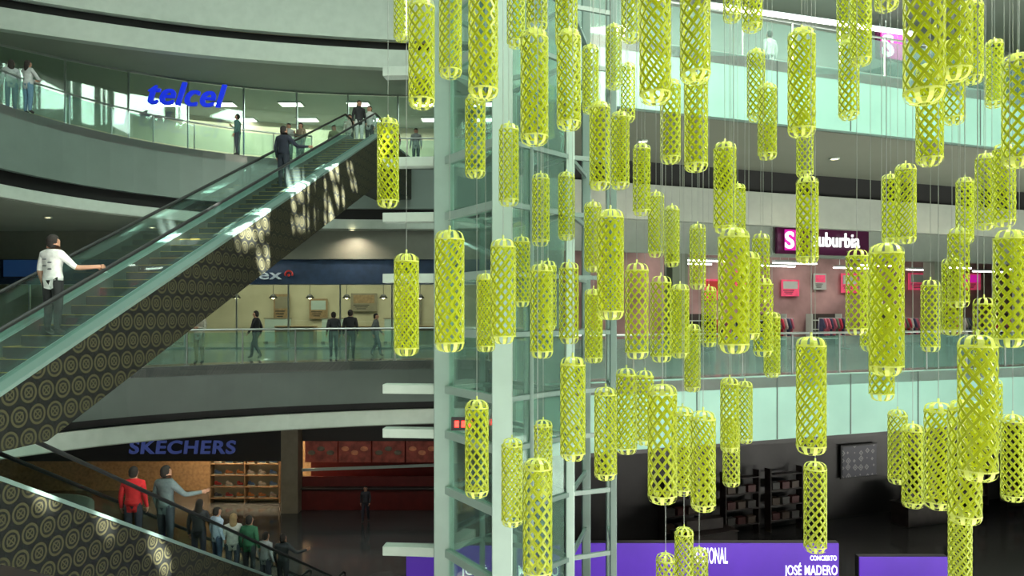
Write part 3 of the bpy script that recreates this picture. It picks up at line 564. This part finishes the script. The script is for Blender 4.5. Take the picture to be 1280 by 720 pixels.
# ------------------------------------------------------------------ lanterns
LH,LR=1.2,.147
def lattice():
    n,Mr=9,16; cap=.085; zb,zt=-LH/2+cap,LH/2-cap; mb=MB()
    def P(j,a): return Vector((LR*math.cos(a),LR*math.sin(a),zb+(zt-zb)*j/Mr))
    st=2*PI/n
    for j in range(0,Mr+1):
        for i in range(n):
            a=(i+.5*(j%2))*st
            b=P(j-1,a) if j>0 else None; t=P(j+1,a) if j<Mr else None; l=P(j,a-st/2); r=P(j,a+st/2)
            if b is not None and t is not None:      # full diamond with a leaf shaped opening
                c=[b,r,t,l]; ctr=P(j,a); c8=[]; q8=[]
                for x in range(4):
                    p0,p1=c[x],c[(x+1)%4]; m=(p0+p1)/2
                    c8+=[p0,m]; q8+=[ctr+(p0-ctr)*.74,ctr+(m-ctr)*.72]
                mb.add(c8+q8,[(x,(x+1)%8,8+(x+1)%8,8+x) for x in range(8)],0)
            else:
                c=[q for q in(b,r,t,l) if q is not None]; ctr=P(j+.3 if b is None else j-.3,a)
                cc=[];qq=[]
                for x in range(3):
                    p0,p1=c[x],c[(x+1)%3]; cc.append(p0); qq.append(ctr+(p0-ctr)*.66)
                    m=(p0+p1)/2; cc.append(m); qq.append(ctr+(m-ctr)*.62)
                mb.add(cc+qq,[(x,(x+1)%6,6+(x+1)%6,6+x) for x in range(6)],0)
    return mb
def solid(mb,name,mats,th):
    me=mb.mesh(name,mats,None,False); b=bmesh.new(); b.from_mesh(me); bmesh.ops.remove_doubles(b,verts=b.verts,dist=.0005); bmesh.ops.recalc_face_normals(b,faces=b.faces)
    s=sum(f.normal.x*f.calc_center_median().x+f.normal.y*f.calc_center_median().y for f in b.faces)
    if s<0: bmesh.ops.reverse_faces(b,faces=b.faces)
    base=list(b.faces); b.verts.index_update(); inner={v:None for v in b.verts}
    for v in list(inner): 
        r=Vector((v.co.x,v.co.y,0)).normalized(); inner[v]=b.verts.new(v.co-r*th)
    bd=[e for e in b.edges if len(e.link_faces)==1]
    for f in base:
        g=b.faces.new([inner[v] for v in reversed(f.verts)]); g.material_index=1
    for e in bd:
        v0,v1=e.verts; g=b.faces.new([v1,v0,inner[v0],inner[v1]]); g.material_index=2
    bmesh.ops.recalc_face_normals(b,faces=[f for f in b.faces if f.material_index==2])
    b.to_mesh(me); b.free(); me.update(); return me
lat_me=solid(lattice(),'lattice_body',[M['limeo'],M['lime'],M['pale']],.009)
def capmb(s):
    mb=MB(); n=9; st=2*PI/n; prof=[(LR,LH/2-.09),(LR*.97,LH/2-.06),(LR*.88,LH/2-.03),(LR*.68,LH/2-.009),(LR*.42,LH/2)]
    for i in range(n):
        vs=[]
        for k,(r,z) in enumerate(prof):
            for sg in(-1,1):
                a=i*st+sg*st*(.2 if k<3 else .25); vs.append((r*math.cos(a),r*math.sin(a),s*z))
        mb.add(vs,[(2*k,2*k+1,2*k+3,2*k+2) for k in range(4)])
    mb.lathe([(LR*.46,s*(LH/2-.002)),(LR*.3,s*LH/2)],18); mb.lathe([(LR*1.005,s*(LH/2-.1)),(LR*1.005,s*(LH/2-.085))],27)
    if s>0: mb.lathe([(.004,LH/2+.05),(.012,LH/2+.045),(.012,LH/2+.0),(LR*.3,LH/2)],10)
    return mb
top_me=capmb(1).mesh('top_cap',M['pale']); bot_me=capmb(-1).mesh('bottom_cap',M['pale'])
cab_me=MB().tube([(0,0,0),(0,0,1)],.004,5).mesh('hanging_wire',M['wire'])
LAN=[(502,-30,52),(527,0,136),(563,-20,98),(604,-30,125),(594,118,223),(485,148,260),(645,-35,60),(668,38,182),(671,-70,40),(636,155,258),(708,-55,60),(711,38,163),(738,57,142),(767,31,112),(750,128,238),(785,80,152),(775,140,237),(789,-50,53),(819,-30,130),(869,-50,104),(838,100,205),(870,95,215),(802,180,270),(708,216,300),(676,217,308),(741,253,340),(763,262,400),(820,240,322),(840,257,334),(872,280,362),(906,178,292),(922,230,310),(945,62,152),(959,105,200),(940,-62,40),(915,-62,28),(1002,36,172),(1006,138,222),(1009,221,330),(1061,50,150),(1076,-20,82),(1058,-40,55),(1108,-100,14),(1155,-65,130),(1162,80,208),(1192,-70,102),(1192,50,156),(1215,0,106),(1243,50,135),(1272,68,210),(1132,205,305),(1113,218,305),(1255,180,284),(1232,192,288),(1206,222,305),(508,317,445),(562,288,440),(607,342,440),(629,299,430),(652,296,384),(677,330,448),(685,325,415),(711,328,430),(742,361,454),(796,329,449),(826,345,453),(850,355,448),(886,358,434),(865,405,490),(917,285,442),(936,315,425),(951,290,382),(954,348,446),(965,390,472),(1108,304,470),(1071,316,415),(1088,340,440),(1163,350,440),(1198,285,385),(1190,322,420),(1262,290,432),(1230,371,474),(1222,420,600),(1014,421,568),(1102,380,501),(716,446,576),(757,484,600),(783,463,565),(806,465,555),(828,476,634),(853,510,618),(879,516,637),(912,474,564),(931,476,555),(914,520,610),(596,500,622),(679,525,620),(640,548,658),(672,576,722),(1019,578,690),(1122,512,605),(1141,530,635),(1173,504,636),(1206,500,655),(1266,518,627),(1200,635,745),(855,660,755),(832,692,790),(874,685,775),(1274,290,360),(1240,470,570)]
def colreg(px):
    for lim,t in((600,'left of the lift tower'),(730,'before the lift tower'),(860,'just right of the lift tower'),(970,'left of the maroon sign'),(1090,'before the maroon sign'),(1180,'right of the maroon sign'),(9999,'at far right')):
        if px<lim: return t
def rowreg(py):
    for lim,t in((105,'top tier'),(210,'second tier'),(330,'third tier'),(430,'fourth tier'),(560,'fifth tier'),(9999,'lowest tier')):
        if py<lim: return t
cells={}
for i,(px,a,b) in enumerate(LAN): cells.setdefault((colreg(px),rowreg((max(a,0)+min(b,720))/2)),[]).append((px,i))
lab={}
for (cr,rr),L in cells.items():
    L.sort()
    for k,(px,i) in enumerate(L): lab[i]=('lime lattice lantern hanging %s, %s'%(cr,rr)) if len(L)==1 else '%s lime lattice lantern from left %s, %s of six'%(on[k],cr,rr)
placed=[]
for i,(px,a,b) in enumerate(LAN):
    Y0_=LH*F/(b-a)
    lim=99
    if 535<px<745: lim=12.6 if px>575 else 14.6
    elif px>=745: lim=min(14.6 if px<800 else 99,17.0+RS*gx(px,17)-.6)
    Y0_=min(Y0_,lim); bestp=None
    for k in range(60):
        Y=Y0_*(1+(.012*((k+1)//2))*(-1 if k%2 else 1))
        if Y>lim: continue
        p=at(px,(a+b)/2,Y); dmin=min([math.hypot(p.x-q.x,p.y-q.y) for q in placed] or [9])
        if bestp is None or dmin>bestp[0]: bestp=(dmin,p)
        if dmin>.33: bestp=(dmin,p); break
    p=bestp[1]; placed.append(p)
    r=thing('lattice_lantern',lab[i],'lantern',p,random.uniform(0,6),'lime lattice lanterns')
    for nm,me in(('lattice_body',lat_me),('top_cap',top_me),('bottom_cap',bot_me)):
        o=bpy.data.objects.new(nm,me); COL.objects.link(o); o.parent=r
    o=bpy.data.objects.new('hanging_wire',cab_me); COL.objects.link(o); o.parent=r; o.location=(0,0,LH/2+.03); o.scale=(1,1,RZ-.15-p.z-LH/2-.03)

# ------------------------------------------------------------------ people
SK=mat('skin',(.42,.22,.14),.5); EYEM=mat('eye_dark',(.02,.015,.012),.3); LIP=mat('lip',(.3,.1,.08),.5); SHOE=mat('shoe_leather',(.03,.025,.022),.5)
_c={}
def cloth(col):
    if col not in _c: _c[col]=mat('cloth_%d'%len(_c),col,.85,noise=.15,scale=14)
    return _c[col]
DEF=dict(pel=(0,0,.95),wai=(0,0,1.09),che=(0,.0,1.27),uch=(0,-.01,1.39),nec=(0,.0,1.49),hb=(0,.02,1.56),hm=(0,.015,1.635),ht=(0,.005,1.69),
 hR=(.095,0,.9),kR=(.1,.01,.49),aR=(.1,-.02,.09),tR=(.115,.13,.035),sR=(.175,-.01,1.405),eR=(.235,-.04,1.13),wR=(.25,.05,.89),pR=(.25,.08,.82))
for k in list(DEF):
    if k.endswith('R'): DEF[k[0]+'L']=(-DEF[k][0],*DEF[k][1:])
RAD=dict(pel=.16,wai=.145,che=.165,uch=.14,nec=.066,hb=.085,hm=.115,ht=.08,h=.11,k=.075,a=.052,t=.045,s=.08,e=.055,w=.036,p=.042)
def person(label,loc,rz,shirt,pants,hair=(.015,.011,.009),h=1.72,pose=None,short=False,long=False,skin=None,group=None):
    root=thing('person',label,'person',loc,rz,group); J=dict(DEF); J.update(pose or {}); s=h/1.72
    ks=list(J); idx={k:i for i,k in enumerate(ks)}; rad=[(RAD[k] if k in RAD else RAD[k[0]])*s for k in ks]; P=[Vector(J[k])*s for k in ks]
    E=[('pel','wai',1),('wai','che',1),('che','uch',1),('uch','nec',0),('nec','hb',0),('hb','hm',0),('hm','ht',0)]
    for d in'LR': E+=[('uch','s'+d,1),('s'+d,'e'+d,1),('e'+d,'w'+d,0 if short else 1),('w'+d,'p'+d,0),('pel','h'+d,2),('h'+d,'k'+d,2),('k'+d,'a'+d,2),('a'+d,'t'+d,3)]
    me=bpy.data.meshes.new('b'); me.from_pydata(P,[(idx[a],idx[b]) for a,b,_ in E],[]); o=bpy.data.objects.new('b',me); COL.objects.link(o)
    o.modifiers.new('S','SKIN'); sv=me.skin_vertices[0].data
    for i,r in enumerate(rad): sv[i].radius=(r*(1.12 if ks[i] in('pel','wai','che') else 1),r*(.8 if ks[i] in('pel','wai','che','uch') else 1)); sv[i].use_root=(ks[i]=='pel')
    m=o.modifiers.new('U','SUBSURF'); m.levels=1; m.render_levels=1
    bpy.context.view_layer.update(); em=bpy.data.meshes.new_from_object(o.evaluated_get(DG()))
    mb=MB(); vs=[v.co.copy() for v in em.vertices]; 
    segs=[(P[idx[a]],P[idx[b]],rad[idx[a]],rad[idx[b]],k) for a,b,k in E]
    def kind(c):
        best=(9,0)
        for a,b,ra,rb,k in segs:
            d=b-a; t=max(0,min(1,(c-a).dot(d)/max(1e-9,d.length_squared))); q=(c-(a+d*t)).length-(ra+(rb-ra)*t)
            if q<best[0]: best=(q,k)
        return best[1]
    mb.v+=vs
    for p in em.polygons:
        c=sum((vs[i] for i in p.vertices),Vector())/len(p.vertices); mb.f.append(tuple(p.vertices)); mb.m.append(kind(c)); mb.s.append(True)
    bpy.data.objects.remove(o); bpy.data.meshes.remove(em)
    for sg,d in((-1,'L'),(1,'R')):
        w=P[idx['w'+d]];q=P[idx['p'+d]]; D=(q-w).normalized(); n=Vector((-sg,0,0)); n=(n-D*n.dot(D)).normalized() if abs(D.x)<.9 else Vector((0,0,-1)); sd=D.cross(n)
        if sd.y<0: sd=-sd
        for k,L in enumerate((.075,.083,.077,.06)):
            b=q+sd*(k-1.5)*-.019*s; mb.tube([b-D*.01,b+D*L*.45*s+n*.004,b+D*L*.8*s+n*.02,b+D*L*.95*s+n*.035],[.0095*s,.009*s,.008*s,.006*s],6,0)
        b=w+D*.03+sd*.02; mb.tube([b,b+(sd*.7+D*.6)*.035*s,b+(sd*.5+D*.9)*.062*s+n*.01],[.012*s,.0105*s,.007*s],6,0)
    H=P[idx['hm']]; 
    mb.ell(H+Vector((0,.10,-.022))*s,(.013*s,.02*s,.024*s),8,5,0)
    for sg in(-1,1):
        mb.ell(H+Vector((sg*.034,.083,.012))*s,(.013*s,.008*s,.008*s),8,5,4); mb.ell(H+Vector((sg*.09,-.0,-.012))*s,(.012*s,.025*s,.034*s),8,5,0)
    mb.ell(H+Vector((0,.085,-.066))*s,(.024*s,.008*s,.006*s),8,5,5)
    mb.build('body',[skin or SK,cloth(shirt),cloth(pants),SHOE,EYEM,LIP],root,False)
    def warp(q):
        if q.y>.3 and q.z<.5: return q*.6
        return q
    hb=MB().ell(H+Vector((0,-.016,.008))*s,(.094*s,.108*s,.112*s),16,12,0,warp).ell(H+Vector((0,-.045,-.04))*s,(.086*s,.075*s,.085*s),14,10)
    if long: hb.ell(H+Vector((0,-.075,-.12))*s,(.095*s,.05*s,.19*s),12,8)
    hb.build('hair',cloth(hair),root,False)
    c=P[idx['pel']]; hm=MB(); hm.lathe([(.148*s,.13*s),(.162*s,.06*s),(.166*s,.0*s),(.15*s,.0*s)],18); hm.v=[Vector((v.x*1.08,v.y*.82,v.z))+c for v in hm.v]
    hm.build('shirt_hem',cloth(shirt),root,False); return root
RAIL=dict(eR=(.36,.12,1.17),wR=(.58,.33,1.2),pR=(.62,.41,1.21))
WALK=dict(kR=(.1,.16,.5),aR=(.1,.2,.1),tR=(.11,.34,.05),kL=(-.1,-.02,.49),aL=(-.1,-.22,.13),tL=(-.11,-.1,.04),eR=(.24,-.12,1.14),wR=(.25,-.08,.9),pR=(.25,-.05,.83),eL=(-.24,.06,1.14),wL=(-.23,.2,.95),pL=(-.22,.25,.9))
LEAN=dict(eR=(.26,.16,1.15),wR=(.12,.36,1.2),pR=(.07,.4,1.2),eL=(-.26,.16,1.15),wL=(-.12,.36,1.2),pL=(-.07,.4,1.2))
PHONE=dict(eR=(.24,.06,1.13),wR=(.1,.27,1.25),pR=(.06,.31,1.3))
TALK=dict(eR=(.25,.04,1.14),wR=(.2,.25,1.02),pR=(.17,.32,1.02),hm=(.015,.02,1.635),ht=(.03,.01,1.69))
pm=person('man in printed white t-shirt and black trousers gripping the escalator rail',esc1.spot(75,-.05),-AE-.1,(.75,.76,.74),(.010,.010,.012),h=1.78,pose=RAIL,short=True)
pr=MB()
for q in range(4): pr.ell(((q%2-.5)*.11,-.128,1.36-.06*q),(.05,.012,.016),10,6)
pr.build('shirt_print',cloth((.16,.17,.18)),pm,False)
person('man in dark navy jacket riding high on the upper escalator',esc1.spot(352),-AE-.2,(.012,.016,.03),(.015,.018,.03),h=1.9,pose=RAIL)
def stand(label,px,Y,z,rz,*a,**k): return person(label,(gx(px,Y),Y,z),rz,*a,**k)
stand('woman in pale top with long dark hair at left frame edge',14,25.2,UP,.6,(.3,.34,.34),(.1,.16,.25),long=True,h=1.8)
stand('woman in white top and jeans leaning on the upper left railing',35,25.4,UP,-.3,(.42,.45,.44),(.1,.2,.28),long=True,h=1.85,pose=LEAN)
stand('person in teal shirt looking at a phone on the upper balcony',297,32.3,UP,PI/2,(.08,.18,.17),(.05,.06,.08),pose=PHONE,h=1.85)
stand('man in pale grey shirt behind the escalator top, left of a pair',361,34.0,UP,PI,(.42,.45,.44),(.03,.03,.04),h=1.88)
stand('man in tan jacket behind the escalator top, right of a pair',376,33.9,UP,PI-.5,(.3,.24,.17),(.05,.05,.06),pose=PHONE,h=1.88)
stand('person in olive jacket along the rail left of the landing group',418,34.2,UP,PI+.3,(.2,.22,.12),(.03,.03,.04),h=1.85,pose=TALK)
stand('woman with black jacket and white skirt at the escalator top landing',449,30.4,UP,PI+.5,(.02,.02,.022),(.65,.67,.65),long=True,h=1.9)
stand('man in white shirt beside the white skirted woman on the landing',462,31.2,UP,PI-.3,(.5,.52,.5),(.05,.05,.06),h=1.9)
stand('person in cream shirt behind the pair on the escalator landing',437,32.4,UP,PI,(.45,.43,.36),(.05,.05,.06),h=1.86)
stand('person in dark red top behind the first hanging lantern on the landing',494,34.6,UP,PI-.4,(.16,.03,.03),(.03,.03,.04),h=1.82,pose=TALK)
stand('person in grey coat behind the landing railing near the tower',520,34.6,UP,PI,(.22,.24,.24),(.04,.04,.05),h=1.8)
stand('person in white shirt behind the upper right glass railing',962,22.4,UP,.4,(.65,.66,.64),(.1,.1,.12))
stand('man in khaki trousers leaning on the middle railing beside the escalator',249,24.9,MID,PI,(.4,.37,.3),(.32,.26,.16),pose=LEAN,h=1.82)
stand('person in black walking past the bank glazing alone',320,27.5,MID,PI/2,(.015,.015,.018),(.03,.03,.035),pose=WALK,h=1.82)
stand('person in dark coat, left of the pair before the bank',417,28.2,MID,.4,(.03,.03,.035),(.03,.035,.05),h=1.78)
stand('taller person in black, right of the pair before the bank',438,27.4,MID,.1,(.012,.012,.014),(.02,.02,.025),h=1.86)
stand('person in grey sweater before the bank near the tower',470,29,MID,-PI/2,(.1,.11,.11),(.04,.05,.07),pose=WALK)
person('person in bright red jacket on the lower escalator',esc2.spot(173,.28),-AE+.3,(.55,.012,.018),(.03,.03,.05),h=1.76)
person('man in grey blue jacket on the lower escalator, hand on rail',esc2.spot(209,-.2),-AE-.2,(.13,.17,.18),(.03,.035,.05),h=1.92,pose=RAIL)
person('woman in black with long hair on the lower escalator',esc2.spot(243,.22),-AE+.2,(.02,.02,.025),(.03,.03,.05),h=1.72,long=True,pose=TALK)
person('child in white and blue top on the lower escalator',esc2.spot(267,-.26),-AE-.5,(.36,.43,.55),(.05,.08,.15),h=1.55)
person('person in pale grey top with blond hair on the lower escalator',esc2.spot(292,.2),-AE+.4,(.46,.46,.44),(.06,.07,.1),hair=(.3,.2,.1),h=1.78,long=True,pose=TALK)
person('person in green top near the bottom of the lower escalator',esc2.spot(315,-.27),-AE,(.025,.12,.06),(.03,.03,.04),h=1.74)
person('person in pale blouse below the green top on the lower escalator',esc2.spot(334,.25),-AE-.3,(.33,.33,.35),(.05,.05,.08),h=1.74)
person('person in dark jacket lowest on the lower escalator',esc2.spot(356,-.1),-AE,(.03,.035,.04),(.03,.03,.04),h=1.78,pose=RAIL)
stand('lone person in dark clothes on the ground floor by the food counter',457,34.6,LO,PI,(.03,.03,.035),(.02,.02,.03),pose=WALK)

# ------------------------------------------------------------------ lights
def area(name,loc,sx,sy,power,col,tgt=None):
    l=bpy.data.lights.new(name,'AREA'); l.shape='RECTANGLE'; l.size=sx; l.size_y=sy; l.energy=power; l.color=col
    o=bpy.data.objects.new(name,l); COL.objects.link(o); o.location=loc
    if tgt: o.rotation_euler=(Vector(tgt)-Vector(loc)).to_track_quat('-Z','Y').to_euler()
    return o
area('skylight_and_fill',(7,9,RZ-1.2),14,12,9200,(.86,1,.86)); area('skylight_and_fill',(-6,18,RZ-1.2),10,12,1500,(.82,1,.9))
area('skylight_and_fill',(17,3,EYE+13),5,5,3600,(1,1,.78),(4.5,12.5,EYE))  # added side fill to brighten the lanterns, not part of the skylight
area('shop_lamp',(-11,39.5,UP+3.6),14,5,1050,(.92,1,.9)); area('bank_lamp',(-10,38.8,EYE+3.5),16,4,750,(1,.92,.7))
x,y=rl(14,30); area('clothes_lamp',(x,y,EYE+3.6),18,4,620,(1,.85,.8)).rotation_euler=(0,0,RA)
area('shoe_lamp',(-14,38.0,4.8),5,1.5,900,(1,.78,.5)); area('ground_fill',(-7,30,5.5),10,3,190,(.95,1,.95))  # second lamp is added fill for the dark ground floor
x,y=rl(12,24); area('upper_fill',(x,y,EYE+12.6),20,3,1100,(.9,1,.96)).rotation_euler=(0,0,RA)  # added fill that brightens the hazy top centre
x,y=rl(11,23); area('ground_fill',(x,y,EYE-3.8),16,2,160,(1,.9,.82)).rotation_euler=(0,0,RA)  # added fill under the middle slab on the right
s=bpy.data.lights.new('sun','SUN'); s.energy=240; s.angle=.012; s.color=(1,.97,.88); so=bpy.data.objects.new('sun',s); COL.objects.link(so)
so.rotation_euler=SD.to_track_quat('-Z','Y').to_euler()
w=bpy.data.worlds.new('World'); SC.world=w; w.use_nodes=True; bg=w.node_tree.nodes['Background']; bg.inputs['Color'].default_value=(.42,.75,.64,1); bg.inputs['Strength'].default_value=.055
SC.view_settings.view_transform='Standard'; SC.view_settings.exposure=-.2
# ------------------------------------------------------------------ camera
cd=bpy.data.cameras.new('camera'); cam=bpy.data.objects.new('camera',cd); COL.objects.link(cam); cam.location=(0,0,EYE); cam.rotation_euler=(PI/2,0,0)
cd.sensor_width=36; cd.lens=36*F/1280; cd.shift_y=(HY-360)/1280; cd.clip_end=300; SC.camera=cam
